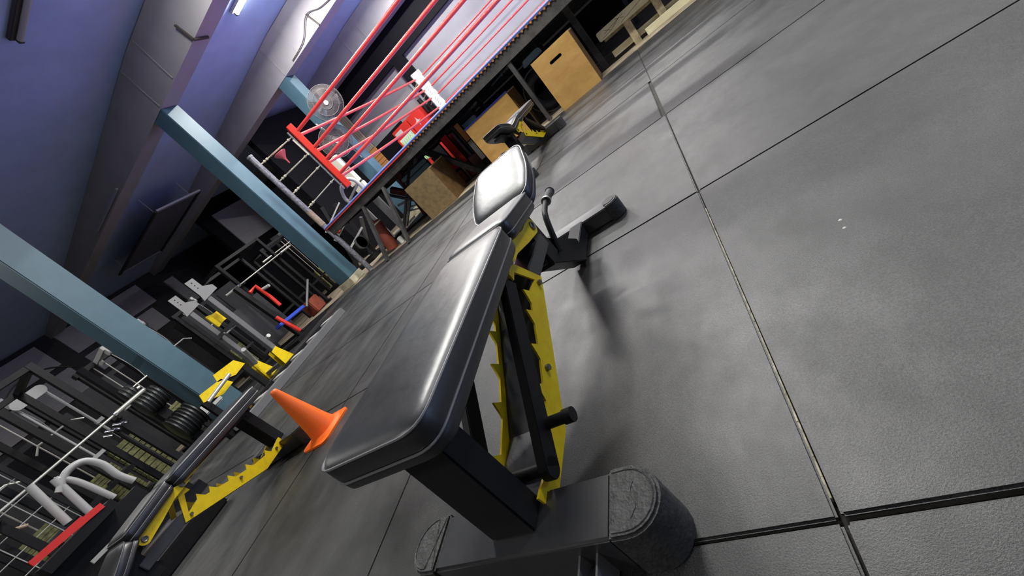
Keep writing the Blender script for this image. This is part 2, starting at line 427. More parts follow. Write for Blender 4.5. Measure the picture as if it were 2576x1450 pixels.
    MB().cyl((-.066, .100, .125), (.066, .100, .125), .014, 14).build('cross_tube', M['steel'], r, smooth=True)
    # --- yellow pad brackets
    for s in (-1, 1):
        x = s*.085
        br = MB().prism([(-.045, .418), (-.03, .392), (.30, .397), (.52, .400), (.60, .405), (.60, .425), (-.045, .425)], lambda p, t: (t, p[0], p[1]), x-.004, x+.004)
        br.build('pad_bracket', M['yellow'], r)
        P = [(.49, .392), (.56, .428), (.62, .424), (.72, .402)]+[(.795+.028*math.sin(a), .374+.028*math.cos(a)) for a in [k*PI/8 for k in range(0, 9)]]+[(.70, .364), (.60, .388)]
        br2 = MB().prism(P, lambda p, t: (t, p[0], p[1]), x+s*.005, x+s*.011).build('seat_bracket', M['yellow'], r)
        for (u, z) in ((.795, .374), (.53, .408)):
            q = MB()
            pts = [(x+s*.013, u+.012*math.cos(2*PI*k/16), z+.012*math.sin(2*PI*k/16)) for k in range(16)]
            q.tube(pts, .0035, 6, closed=True); q.cyl((x+s*.010, u, z), (x+s*.0125, u, z), .010, 14)
            q.build('pivot', M['bolt'], br2, smooth=True)
    # --- pads
    pad('back_pad', r, [(-.143, -.068), (.143, -.068), (.122, .606), (-.122, .606)], lambda y: .476+.006*(y+.07)/.67, .070, R=.05)
    pad('seat_pad', r, [(-.120, .614), (.120, .614), (.122, .885), (-.122, .885)], lambda y: .484-(y-.614)*.10, .062, R=.03)
    pad('head_pad', r, [(-.118, .890), (.118, .890), (.135, 1.01), (.112, 1.165), (-.112, 1.165), (-.135, 1.01)], lambda y: .455+(y-.89)*.40, .062, R=.045)
    MB().bar((0, .91, .375), (0, 1.12, .46), .10, .022).build('head_pad_plate', M['steel'], r)
    # --- carry handle
    hp = catmull([(.045, .955, .185), (.050, 1.00, .255), (.050, 1.065, .305), (.050, 1.15, .318), (.050, 1.19, .318)], 6)
    hd = MB().tube(hp, .0115, 12).build('carry_handle', M['steel'], r, smooth=True)
    MB().cyl((.050, 1.165, .318), (.050, 1.275, .315), .0165, 16).build('grip', M['cap'], hd, smooth=True)
    MB().tube([(.050, 1.158, .318), (.050, 1.172, .318)], .0205, 16).build('collar', M['silver'], hd, smooth=True)
    MB().tube([(.050, 1.268, .315), (.050, 1.282, .315)], .0205, 16, rr=[.0205, .015]).build('collar', M['silver'], hd, smooth=True)
    return r

bench = make_bench('black padded adjustable bench with yellow toothed rails, nearest, filling the middle of the photo')
bench.location = (-.625, .400, 0)
b2 = dup(bench); b2.location = (-3.0, 1.36, 0); b2.rotation_euler = (0, 0, math.radians(186)); b2['label'] = 'black and yellow adjustable bench seen side-on behind the orange cone'
for o in kids(b2):      # on this one the support arms are folded up flat under the long pad
    k = o.name.split('.')[0]
    if k in ('head_pad', 'head_pad_plate'):
        o.matrix_local = Matrix.Translation((0, .835, .44)) @ Matrix.Rotation(math.radians(-48), 4, 'X') @ Matrix.Translation((0, -.89, -.455))
    if k in ('back_pad', 'seat_pad'): o.location.y -= .055
    if k == 'support_arm':
        o.matrix_local = Matrix.Translation((0, .50, .385)) @ Matrix.Rotation(math.radians(-34), 4, 'X') @ Matrix.Translation((0, -.50, -.392))
    if k in ('adjuster_rod', 'cross_tube'):
        o.matrix_local = Matrix.Translation((0, .50, .385)) @ Matrix.Rotation(math.radians(-34), 4, 'X') @ Matrix.Translation((0, -.50, -.392))
b3 = dup(bench); b3.location = (-1.42, 5.2, 0); b3.rotation_euler = (0, 0, math.radians(177)); b3['label'] = 'small distant adjustable bench in front of the long plywood box by the ring'

# ================================================================== CONE
c = thing('traffic_cone', 'orange plastic training cone on the mats between the two nearest benches', 'cone', (-2.55, 1.36, 0))
MB().lathe([(.098, .012), (.092, .03), (.080, .07), (.024, .385), (.021, .398), (.014, .404)], n=40).build('cone_body', M['orange'], c, smooth=True)
MB().prism(roundpoly([(-.135, -.135), (.135, -.135), (.135, .135), (-.135, .135)], .05), lambda p, t: (p[0], p[1], t), 0, .012).lathe([(.125, .011), (.112, .016), (.098, .026)], n=40).build('cone_base', M['orange'], c, smooth=True)

# ================================================================== BOXING RING
RX0, RX1, RY0, RY1, RZ = -6.30, 1.30, 6.60, 14.20, 1.20
ring = thing('boxing_ring', 'raised boxing ring with red ropes, red and white corner pads and black steel platform', 'boxing ring', (RX0, RY0, 0))
O3 = Vector((RX0, RY0, 0))
def L3(x, y, z): return (x-RX0, y-RY0, z)
mb = MB(); mb.box(.02, 7.58, .02, 7.58, 1.155, 1.20); mb.build('canvas', M['canvas'], ring)
# perimeter steel beams
for (a, b2_) in (((0, 0), (7.6, 0)), ((0, 7.6), (7.6, 7.6)), ((0, 0), (0, 7.6)), ((7.6, 0), (7.6, 7.6))):
    MB().bar((a[0], a[1], 1.075), (b2_[0], b2_[1], 1.075), .08, .17).build('platform_beam', M['platform'], ring)
for k in range(1, 6):
    MB().box(.05, 7.55, k*1.27-.04, k*1.27+.04, 1.03, 1.15).build('cross_beam', M['platform'], ring)
# blue cord and lacing along the canvas edge
for nm, pts in (('front', [(0, -.05, 1.185), (7.6, -.05, 1.185)]), ('side', [(-.05, 0, 1.185), (-.05, 7.6, 1.185)])):
    MB().tube(pts, .020, 8).build('edge_cord', M['bluecord'], ring, smooth=True)
lm = None
for k in range(96):
    if lm is None: lm = MB().box(-.017, .017, -.010, .006, -.032, .014).build('lacing_loop', M['lacing'], ring, bevel=.004); o = lm
    else: o = lm.copy(); COL.objects.link(o); o.parent = ring
    o.location = (.06+k*.0785, -.052, 1.168); o.rotation_euler = (0, .5, 0)
MB().tube([(0, -.06, 1.150), (2.6, -.06, 1.150)], .010, 8).build('red_edge_tape', M['red'], ring)
# legs: splayed steel stands under the front beam, upright ones further in
def leg(a, b, w=.055): return MB().bar(a, b, w, w, up=(0, 1, 0)).build('leg', M['platform'], ring)
for x, dy in ((1.05, -.62), (1.68, -.60), (4.75, 0.05)):
    leg((x, .0, 1.0), (x-.02, dy, 0), .06)
leg((5.70, .55, 1.03), (5.72, .58, 0), .09)
for x, y in ((2.15, 2.3), (3.3, 2.2), (4.6, 3.2), (2.2, 4.6), (4.4, 5.2), (6.4, 3.2), (.3, 3.6), (.3, 7.3), (3.8, 7.3), (7.3, 7.3), (7.3, .3)):
    leg((x, y, 1.05), (x, y, 0), .08)
leg((2.28, .86, 1.02), (2.95, .86, 0), .10)
# diagonal braces on the left part
leg((.9, .5, .12), (1.9, .9, 1.0), .045); leg((.9, .9, .95), (1.8, .5, .25), .045)

# corner posts (worn tube, tan tape at the foot of the near-left one)
for i, (x, y) in enumerate(((0, 0), (7.6, 0), (0, 7.6), (7.6, 7.6))):
    p = MB().cyl((x, y, 0), (x, y, 2.95), .055, 20).build('corner_post', M['worn'], ring, smooth=True)
    MB().cyl((x, y, 1.26), (x, y, 1.62), .060, 20).build('tape_wrap', M['tan'], p, smooth=True)
    MB().tube([(x, y, 2.93), (x, y, 2.97)], .062, 20).build('post_cap', M['worn'], p, smooth=True)
IN = .615
RZS = [2.77, 2.38, 2.09, 1.75]
corners = [(IN, IN, 1, 1, 'red', 1.47, 2.93), (7.6-IN, IN, -1, 1, 'white', 1.47, 2.93), (IN, 7.6-IN, 1, -1, 'white', 1.52, 2.98), (7.6-IN, 7.6-IN, -1, -1, 'red', 1.5, 2.95)]
for i, (x, y, sx, sy, m, z0, z1) in enumerate(corners):
    d = Vector((sx, sy, 0)).normalized(); n = Vector((-d.y, d.x, 0))
    def fn(p, t, d=d, n=n, x=x, y=y): q = Vector((x, y, 0)) + n*p[0] + d*p[1]; return (q.x, q.y, t)
    hw = .17 if m == 'white' else .125
    P = roundpoly([(-hw+.02, -.02), (hw-.02, -.02), (hw, .10), (-hw, .10)], .012, 3)
    cp = MB().prism(P, fn, z0, z1).build('corner_pad', M[m], ring, bevel=.008)
    if m == 'white' or i == 0:
        tag(cp, {'red': 'red corner pad', 'white': 'white corner pad with faint grey print'}[m])
    if i == 2:   # faint, unreadable print up the face that looks towards the hall
        for k in range(9):
            if k == 4: continue
            zc = 2.42-k*.075
            f = MB()
            for q in range(2):
                u = -.035+.035*q
                f.bar(fn((u-.02, .102), zc+.02*(q-.5)), fn((u+.012, .102), zc+.028*(q-.5)+.01), .004, .016)
            f.build('print_mark', M['ink'], cp)
    # frame tube with hooks behind the pad, and the turnbuckles to the post
    hb = Vector((x, y, 0)) - d*.06
    MB().cyl((hb.x, hb.y, z0+.02), (hb.x, hb.y, z1-.06), .020, 12).build('hook_tube', M['worn'], ring, smooth=True)
    px, py = (0 if sx > 0 else 7.6), (0 if sy > 0 else 7.6)
    for j, z in enumerate(RZS):
        a = Vector((px, py, z-.02-.02*j)) + d*.055; b = Vector((hb.x, hb.y, z))
        v = b-a; t = MB()
        t.tube([a, a+v*.28], .012, 6); t.tube([b-v*.28, b], .012, 6)
        side = Vector((0, 0, 1)).cross(v).normalized()*.024
        t.tube([a+v*.26, a+v*.30+side, b-v*.30+side, b-v*.26], .009, 6); t.tube([a+v*.26, a+v*.30-side, b-v*.30-side, b-v*.26], .009, 6)
        for c in (a+v*.10, a+v*.18, b-v*.12):
            t.tube([c-v.normalized()*.018, c+v.normalized()*.018], .024, 8)
        tb = t.build('turnbuckle', M['footing'], ring, smooth=True); tb['kind'] = 'stuff'
    if i == 0:
        MB().cyl((hb.x, hb.y-.02, 2.35), (hb.x-.01, hb.y-.03, 2.72), .016, 8).build('tie_strap', M['cream'], ring, smooth=True)
# ropes
def rope(a, b, r=.034, sag=.03):
    a = Vector(a); b = Vector(b); pts = []
    for k in range(41):
        t = k/40; p = a*(1-t)+b*t; p.z -= sag*4*t*(1-t); pts.append(p)
    o = MB().tube(pts, r, 12).build('rope', M['rope'], ring, smooth=True); return o
i0, i1 = IN, 7.6-IN
for z in RZS:
    rope((i0, i0, z), (i1, i0, z)); rope((i0+.19, i1, z), (i1, i1, z), .027); rope((i0, i0+.08, z-.04), (i0, i1-.24, z+.02), .031); rope((i1, i0, z), (i1, i1, z))
# dark knee pads hung beside the far corner (black foam sleeves on the posts)
for (x, y, z0, z1) in ((-.05, 7.45, 1.95, 2.45), (.12, 7.40, 1.55, 2.15), (.30, 7.35, 1.25, 1.7)):
    MB().cyl((x, y, z0), (x, y, z1), .07, 14).build('foam_sleeve', M['steel'], ring, smooth=True)

# pink funnel hanging on the turnbuckles
f = MB().lathe([(.012, -.19), (.018, -.10), (.045, -.06), (.115, .02), (.125, .04), (.120, .045), (.108, .028), (.04, -.045)], n=28, cap=False).build('funnel', M['pink'], smooth=True)
f.location = (-6.02, 6.93, 2.66); tag(f, 'pinkish red plastic funnel hanging behind the near ring post', 'funnel')

# ================================================================== PLYO BOXES
def plyo(x0, x1, y0, y1, z1, label, front='ply', side='plyside', slot=None, group='plywood boxes', rim=None):
    cx, cy = (x0+x1)/2, (y0+y1)/2
    r = thing('plyo_box', label, 'box', (cx, cy, -.012 if y0 > 6.54 else 0), group=group)
    z1 = z1; X0, X1, Y0, Y1 = x0-cx, x1-cx, y0-cy, y1-cy; t = .018
    # front panel, with the hand slot cut through it
    if slot:
        sx, sz, sw, sh = slot; sx -= cx
        outer = [(X0, 0), (X1, 0), (X1, z1), (X0, z1)]
        hole = []
        for k in range(8): a = -PI/2+PI*k/7; hole.append((sx+sw/2-sh/2+sh/2*math.cos(a), sz+sh/2*math.sin(a)))
        for k in range(8): a = PI/2+PI*k/7; hole.append((sx-sw/2+sh/2+sh/2*math.cos(a), sz+sh/2*math.sin(a)))
        bm = bmesh.new()
        def loop(P, y):
            vs = [bm.verts.new((p[0], y, p[1])) for p in P]; return vs, [bm.edges.new((vs[k], vs[(k+1) % len(vs)])) for k in range(len(vs))]
        for y in (Y0, Y0+t):
            v1, e1 = loop(outer, y); v2, e2 = loop(hole, y)
            bmesh.ops.triangle_fill(bm, edges=e1+e2, use_beauty=True)
            if y == Y0: A1, A2 = v1, v2
        for A, B in ((A1, v1), (A2, v2)):
            for k in range(len(A)): bm.faces.new((A[k], A[(k+1) % len(A)], B[(k+1) % len(A)], B[k]))
        bmesh.ops.recalc_face_normals(bm, faces=bm.faces)
        me = bpy.data.meshes.new('front_panel'); bm.to_mesh(me); bm.free(); me.materials.append(M[front])
        o = bpy.data.objects.new('front_panel', me); COL.objects.link(o); o.parent = r
    else:
        MB().box(X0, X1, Y0, Y0+t, 0, z1).build('front_panel', M[front], r, bevel=.002)
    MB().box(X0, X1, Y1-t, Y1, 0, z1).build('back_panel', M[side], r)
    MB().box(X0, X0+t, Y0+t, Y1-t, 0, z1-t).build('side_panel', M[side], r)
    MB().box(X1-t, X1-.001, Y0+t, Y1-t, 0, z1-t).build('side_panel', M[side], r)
    MB().box(X0, X1, Y0+t, Y1-t, z1-t, z1).build('top_panel', M['plyedge'], r)
    if rim: MB().box(X0-.004, X1+.004, Y0-.006, Y0+.02, z1, z1+.022).build('edge_trim', M[rim], r)
    return r
plyo(-1.272, -.645, 6.34, 6.86, .765, 'light plywood plyo box with a hand slot, standing at the mat edge beside the pallet', slot=(-.965, .60, .19, .042))
plyo(-2.78, -1.87, 6.72, 7.30, .735, 'long plywood box with a blue top edge under the ring, behind the small distant bench', rim='blue')
plyo(-4.36, -3.68, 6.62, 7.30, .71, 'worn brown board box with orange scuffs under the ring, left of the leaning printed boards', front='osb')

# ================================================================== PALLET ON EDGE
p = thing('wooden_pallet', 'pale wooden pallet standing on its edge beyond the plywood box', 'pallet', (-.45, 7.0, -.012))
MB().prism(roundpoly([(0, .345), (2.2, .345), (2.2, .475), (0, .475)], .03, 4), lambda q, t: (q[0], t, q[1]), 0, .03).build('top_board', M['pallet'], p)
for k, x in enumerate((.36, .78, 1.22, 1.68)):
    MB().box(x, x+.10, .03, .10, .0, .44).build('stringer', M['palletdark'], p)
MB().box(.05, 2.2, .10, .12, .05, .14).build('bottom_board', M['pallet'], p)
MB().box(.05, 2.2, .10, .12, .30, .38).build('bottom_board', M['palletdark'], p)
MB().box(.55, 2.2, -.05, .03, .0, .09).build('bottom_board', M['pallet'], p)
# knife marks scratched on the top board
sc = MB()
for a, b in (((.06, .37), (.20, .38)), ((.10, .40), (.42, .45)), ((.20, .38), (.36, .44)), ((.30, .46), (.42, .40)), ((.35, .37), (.9, .46)), ((.12, .44), (.20, .39))):
    sc.bar((a[0], -.0008, a[1]), (b[0], -.0008, b[1]), .0016, .004)
tag(sc.build('scratches', M['dark'], p), None, kind='stuff')

# ================================================================== CEILING FITTINGS
def fitting(x, y, z, on, label, L=1.25):
    r = thing('strip_light', label, 'light', (x, y, z), group='ceiling strip lights')
    MB().box(-L/2, L/2, -.09, .09, -.06, 0).build('housing', M['tube_off'] if not on else M['trunk'], r, bevel=.01)
    MB().tube([(-L/2+.05, 0, -.085), (L/2-.05, 0, -.085)], .036, 12).build('tube', M['tube_on'] if on else M['litgrey'], r, smooth=True)
    for s in (-1, 1): MB().box(s*(L/2-.03)-.015, s*(L/2-.03)+.015, -.03, .03, -.115, -.06).build('lamp_holder', M['tube_off'], r)
    return r
fitting(-5.15, 8.75, 5.38, True, 'lit strip light on the blue ceiling, top of the photo, beside a roof beam')
fitting(-5.40, 4.97, 5.38, False, 'unlit dark strip light in the top left corner of the photo')
for i, (x, y) in enumerate(((-.9, 8.75), (3.2, 8.75), (-4.4, 12.3), (0, 12.3), (-3.3, 5.3), (-.9, 4.2), (3.2, 4.6))):
    fitting(x, y, 5.38, True, 'lit ceiling strip light outside the photo, %s' % ['over the ring front', 'right of the ring front', 'over the ring at the back left', 'over the ring at the back', 'over the mats, left', 'over the mats, middle', 'over the mats, right'][i])
# suspended ceiling hatch frame on the left
h = thing('hatch_frame', 'metal framed rectangular panel fixed under the dark sloping ceiling on the left', 'panel', (-13.2, 8.85, 0))
for (a, b) in (((-1.75, -.72), (-1.75, .72)), ((1.75, -.72), (1.75, .72))):
    MB().bar((a[0], a[1], 4.52), (b[0], b[1], 4.52), .10, .05).build('frame_bar', M['trunk'], h)
for (a, b) in (((-1.75, -.72), (1.75, -.72)), ((-1.75, .72), (1.75, .72))):
    MB().bar((a[0], a[1], 4.52), (b[0], b[1], 4.52), .08, .05).build('frame_bar', M['walldark'], h)
MB().box(-1.7, 1.7, -.68, .68, 4.53, 4.56).build('frame_panel', M['hatch'], h)
for sx in (-1.5, 1.5):
    for sy in (-.6, .6): MB().cyl((sx, sy, 4.56), (sx, sy, 5.05), .01, 6).build('hanger', M['trunk'], h)
# cable trunking on the near face of the middle beam and pipe stubs
t = MB().box(-11.3, -9.6, 6.63, 6.68, 4.62, 4.66).build('cable_conduit', M['trunk']); tag(t, 'thin pale conduit on the middle roof beam left of its column', 'conduit')
t = MB().bar((-5.36, 6.66, 4.86), (-5.30, 6.66, 4.55), .04, .03).bar((-5.30, 6.66, 4.55), (-5.28, 6.95, 4.55), .04, .03).build('bent_bracket', M['tube_off']); tag(t, 'bent black bracket on the lower edge of the middle roof beam', 'bracket')
t = MB().bar((-5.38, 10.27, 4.90), (-5.30, 10.27, 4.56), .035, .03).build('beam_bracket', M['tube_off']); tag(t, 'small black bracket on the far roof beam with a drooping wire', 'bracket')
t = MB().tube(catmull([(-6.5, 10.27, 4.62), (-5.9, 10.26, 4.66), (-5.38, 10.25, 4.88), (-5.0, 10.26, 4.74), (-4.5, 10.27, 4.64)], 8), .010, 6).build('drooping_wire', M['tube_off'], smooth=True); tag(t, 'thin drooping wire slung over the far roof beam bracket', 'wire')

# ================================================================== THINGS AROUND AND BEHIND THE RING
def fan(z, y, x, label):
    r = thing('wall_fan', label, 'fan', (x, y, z), group='column fans')
    n = Vector((.62, -.75, -.22)).normalized(); u = n.cross(Vector((0, 0, 1))).normalized(); v = u.cross(n)
    def P(a, rr, d): return u*math.cos(a)*rr + v*math.sin(a)*rr + n*d
    for rr, d in ((.41, .0), (.41, .10), (.30, .135), (.15, .15)):
        MB().tube([P(2*PI*k/36, rr, d) for k in range(36)], .007, 5, closed=True).build('guard_ring', M['fan'], r)
    g = MB()
    for k in range(96):
        a = 2*PI*k/96; g.tube([P(a, .06, .15), P(a, .30, .135), P(a, .41, .09), P(a, .41, .01), P(a, .06, -.02)], .0042, 4)
    tag(g.build('guard_wires', M['fan'], r), None, kind='stuff')
    b = MB()
    for k in range(4):
        a = k*PI/2+.3; pts = [P(a-.30, .05, .05), P(a+.30, .05, .08), P(a+.42, .36, .10), P(a-.32, .37, .03)]
        q = MB().add(pts+[p+n*.004 for p in pts], [(0, 1, 2, 3), (7, 6, 5, 4), (0, 4, 5, 1), (1, 5, 6, 2), (2, 6, 7, 3), (3, 7, 4, 0)]); q.build('blade', M['fan'], r)
    MB().cyl(P(0, 0, .0), P(0, 0, .165), .055, 20).build('hub', M['litgrey'], r, smooth=True)
    MB().cyl(P(0, 0, -.16), P(0, 0, 0), .07, 20).build('motor', M['fan'], r, smooth=True)
    MB().bar(P(0, 0, -.10), P(0, 0, -.10)+Vector((-.45, .25, 0)), .05, .05).build('wall_arm', M['greysteel'], r)
fan(3.42, 9.95, -6.45, 'upper grey caged fan mounted on the far teal column')
fan(2.72, 9.98, -7.05, 'lower grey caged fan mounted on the far teal column')

# slatted board hanging on the far column
r = thing('slatted_board', 'tall narrow slatted board, tan with an orange lower end, right of the far teal column', 'board', (-9.22, YF-.19, 0))
MB().box(-.17, .17, .03, .05, 1.60, 3.95).build('backing', M['brown'], r)
for k in range(4):
    MB().box(-.17+k*.088, -.17+k*.088+.066, 0, .03, 2.50, 3.95).build('slat', M['slat'], r)
for k in range(6):
    MB().box(-.18, .18, 0, .03, 1.60+k*.15, 1.60+k*.15+.135).build('block', M['slato'], r)
r = thing('switch_box', 'cream electrical switch box on the far teal column', 'switch box', (-6.98, 10.22, 2.62))
MB().box(-.14, .14, -.06, .0, 0, .26).build('box_body', M['cream'], r, bevel=.01); MB().box(-.05, .07, -.068, -.058, .05, .14).build('switch_window', M['dark'], r)
MB().cyl((-.30, -.02, .75), (-.18, -.02, .30), .02, 8).build('spray_handle', M['litgrey'], r, smooth=True)
MB().tube([(-.18, -.02, .30), (-.02, -.03, .0), (.02, -.02, -.6)], .007, 6).build('cable', M['litgrey'], r)

# red drinks coolers against the far wall
def cooler(x0, x1, label, glass):
    r = thing('drinks_cooler', label, 'fridge', ((x0+x1)/2, 13.75, -.012), group='red drinks coolers'); h = (x1-x0)/2
    MB().box(-h, h, 0, .6, .06, 2.30).build('cabinet', M['coolred'], r, bevel=.015)
    if glass:
        MB().box(-h+.05, h-.05, -.012, .0, .9, 1.95).build('lit_interior', M['coolerlit'], r)
        for sz in (.93, 1.27, 1.60):
            sh = MB().box(-h+.05, h-.05, -.05, -.0, sz-.02, sz).build('shelf', M['litgrey'], r)
            for k in range(6):
                x = -h+.11+k*(2*h-.22)/5
                MB().lathe([(.030, 0), (.032, .15), (.012, .22), (.012, .27)], (x, -.04, sz), 8).build('bottle', M['greenglass'], sh)
        MB().box(-h, -h+.05, -.06, 0, .85, 2.0).build('door_frame', M['coolred'], r); MB().box(h-.05, h, -.06, 0, .85, 2.0).build('door_frame', M['coolred'], r)
        MB().box(-h+.07, h-.35, -.02, 0, 2.05, 2.2).build('header_print', M['white'], r)
    else:
        # pale star-cross emblem on the header
        P = []
        for k in range(16):
            a = 2*PI*k/16; rr = [.15, .05, .07, .05][k % 4]; P.append((rr*math.cos(a), 1.98+rr*math.sin(a)))
        MB().prism(P, lambda p, t: (p[0], t, p[1]), -.012, 0).build('emblem', M['white'], r)
        MB().box(-h+.06, -h+.12, -.05, -.0, 1.0, 1.7).build('door_handle', M['litgrey'], r)
        MB().box(-h+.15, h-.12, -.012, 0, 1.52, 1.60).build('print_band', M['white'], r)
    return r
cooler(-7.05, -6.44, 'red drinks cooler with a pale emblem, beyond the white ring corner pad', False)
cooler(-7.82, -7.09, 'red framed glass-door drinks cooler with green bottles, seen through the ring ropes', True)

# cream panels and white frame chair beyond the corner pad
r = thing('cream_cabinet', 'stack of cream coloured panels on a stand behind the red corner pad', 'cabinet', (-7.05, 9.35, 0))
for k, (z0, z1) in enumerate(((1.28, 1.55), (1.60, 1.95), (2.0, 2.42))): MB().box(-.20, .14-.03*k, -.02, .12, z0, z1).build('panel', M['cream'], r, bevel=.01)
MB().box(-.16, .08, .12, .16, -.012, 2.42).build('stand', M['greysteel'], r); MB().box(-.3, .3, -.2, .4, -.012, .04).build('foot', M['greysteel'], r)
r = thing('frame_seat', 'light grey rounded tubular machine frame just above the ring canvas, left side', 'gym machine', (-6.80, 8.5, 0))
MB().tube(catmull([(-.10, 0, 1.22), (-.20, 0, 1.45), (-.05, 0, 1.68), (.22, 0, 1.74), (.40, 0, 1.60), (.42, 0, 1.25)], 6), .045, 10).build('hoop', M['litgrey'], r, smooth=True)
MB().tube([(-.12, 0, 1.38), (.40, 0, 1.50)], .03, 8).build('cross_bar', M['litgrey'], r); MB().tube([(0, 0, 0), (0, 0, 1.3)], .05, 8).build('column', M['litgrey'], r)
MB().box(-.35, .25, -.3, .3, -.012, .05).build('base', M['steel'], r)

# printed boards leaning under the ring, corrugated sheet, red and dark clutter
def leaner(x0, x1, y, z1, label, stripes, group='boards leaning under the ring'):
    r = thing('printed_board', label, 'board', ((x0+x1)/2, y, -.012), group=group); h = (x1-x0)/2
    MB().box(-h, h, 0, .03, 0, z1).build('board', M['dark'], r)
    for (a, b, m) in stripes: MB().box(-h+.02, h-.02, -.006, 0, a*z1, b*z1).build('print_block', M[m], r)
leaner(-4.24, -4.08, 7.95, .80, 'narrow red and white printed board under the ring, leftmost of the row', [(.62, .98, 'white'), (.55, .61, 'red')])
leaner(-4.04, -3.78, 7.75, .90, 'red and white printed board under the ring, second of the row', [(.62, .98, 'white'), (.36, .61, 'red'), (.05, .30, 'brick')])
leaner(-3.72, -3.54, 7.75, .95, 'red and white printed board under the ring, third of the row', [(.50, .98, 'red'), (.33, .49, 'red'), (.02, .30, 'brick')])
leaner(-3.34, -3.20, 7.75, .95, 'mostly white printed board under the ring, rightmost of the row', [(.60, .98, 'slato'), (.15, .58, 'white')])
def corrugated(x0, x1, y, z0, z1, label):
    r = thing('corrugated_sheet', label, 'sheet', (x0, y, 0), group='pale blue corrugated sheets'); mb = MB(); n = int((z1-z0)/.10)
    for k in range(n):
        z = z0+k*.10; MB().box(0, x1-x0, 0, .05, z, z+.085).build('rib', M['corr'], r, bevel=.015)
    MB().box(0, x1-x0, .02, .06, -.012, z1).build('backing', M['walldark'], r)
corrugated(-3.40, -2.96, 8.0, .05, .92, 'pale blue ribbed sheet under the ring, left of the long plywood box')
corrugated(-5.00, -4.25, 7.75, .30, .92, 'pale blue ribbed sheet under the ring above the worn brown box')
# pale sports shoes and pads lying in the dark under the ring, seen between plyo boxes
r = thing('chrome_bar', 'short chrome bar with pale collars in the dark under the ring, left', 'bar', (-2.95, 8.2, .92), group='chrome bars under the ring')
MB().cyl((-.35, 0, 0), (.12, 0, .04), .015, 10).build('shaft', M['corr'], r, smooth=True)
for k in range(3): MB().cyl((-.10+k*.07, 0, .02+k*.006), (-.05+k*.07, 0, .024+k*.006), .028, 12).build('collar', M['litgrey'], r, smooth=True)
c2 = dup(r); c2.location = (-2.10, 8.3, .98); c2['label'] = 'short chrome bar with pale collars in the dark under the ring, right'
MB().box(-3.3, -1.8, 8.18, 8.36, .87, .90).build('rack_shelf', M['steel'], None); bpy.data.objects['rack_shelf']['label'] = 'dark shelf under the ring that holds two chrome bars'; bpy.data.objects['rack_shelf']['category'] = 'shelf'
r = thing('tyre', 'dark rubber tyre with pale blue cloth behind the slotted plywood box', 'tyre', (-1.55, 7.55, -.012))
MB().tube([(.0+.27*math.cos(2*PI*k/28), 0, .36+.27*math.sin(2*PI*k/28)) for k in range(28)], .09, 12, closed=True).build('tread', M['cap'], r, smooth=True)
MB().tube([(.36*math.cos(2*PI*k/28), .0, .36+.36*math.sin(2*PI*k/28)) for k in range(28)], .02, 8, closed=True).build('rim_band', M['litgrey'], r, smooth=True)
t = MB().prism(roundpoly([(-1.62, .79), (-1.25, .80), (-1.28, .90), (-1.58, .89)], .03), lambda p, t: (p[0], t, p[1]), 7.48, 7.62).build('folded_cloth', M['corr']); tag(t, 'pale blue folded cloth on the tyre behind the slotted plywood box', 'cloth')
# green turf strip and low wall under the ring
t = MB().box(-3.28, -2.98, 8.1, 8.7, -.014, .012).build('turf_strip', M['turf']); tag(t, 'narrow strip of green turf on the concrete under the ring', 'turf')

# heavy bag and machine with maroon frame at the left end of the ring
r = thing('heavy_bag', 'reddish brown heavy bag leaning under the left end of the ring', 'punch bag', (-5.78, 6.95, -.012))
MB().tube([(0, 0, .02), (.02, .02, .10), (.06, .10, .62), (.06, .11, .66)], .13, 20, rr=[.12, .13, .13, .10]).build('bag', M['brick'], r, smooth=True)
MB().tube([(.06, .10, .60), (.06, .10, .63)], .134, 20).build('white_band', M['cream'], r, smooth=True)
r = thing('rowing_machine', 'maroon framed gym machine with white side guards under the ring end', 'gym machine', (-5.15, 8.2, -.012))
for a, b, m, w_ in (((-.9, 0, .1), (.5, 0, 1.0), 'litgrey', .06), ((-.3, .1, .0), (-.1, .1, 1.05), 'maroon', .14), ((-.8, .2, .55), (.7, .2, .25), 'litgrey', .05), ((.3, .0, .0), (-.5, .0, .9), 'maroon', .12), ((.55, .1, .02), (.60, .1, .85), 'white', .07), ((.0, .1, .45), (.42, .1, .9), 'white', .09), ((-.6, .1, .3), (-.2, .1, .12), 'rod', .03), ((-.55, .1, .38), (-.15, .1, .20), 'rod', .03)):
    MB().bar(a, b, w_, w_).build('frame_tube', M[m], r)
MB().box(-.9, .8, -.3, .4, 0, .05).build('base_frame', M['steel'], r); MB().tube([(.1+.16*math.cos(2*PI*k/20), 0, .42+.16*math.sin(2*PI*k/20)) for k in range(20)], .03, 8, closed=True).build('flywheel', M['plate'], r, smooth=True)
t = MB().lathe([(.055, 0), (.055, .12), (.03, .14)], n=14).build('chalk_tub', M['white'], smooth=True); t.location = (-5.42, 6.88, -.012); tag(t, 'small white tub on the concrete beside the heavy bag', 'tub')

# ================================================================== FREE-WEIGHT AREA ON THE LEFT
def wheelplate(x, y, z, R, T, parent, ax=(0, 0, 1), m='plate'):
    a = Vector(ax).normalized(); c = Vector((x, y, z))
    o = MB().tube([c-a*T/2, c-a*T*.38, c-a*T*.3, c+a*T*.3, c+a*T*.38, c+a*T/2], R, 28, rr=[R*.93, R, R*.9, R*.9, R, R*.93]).build('weight_plate', M[m], parent, smooth=True)
    return o
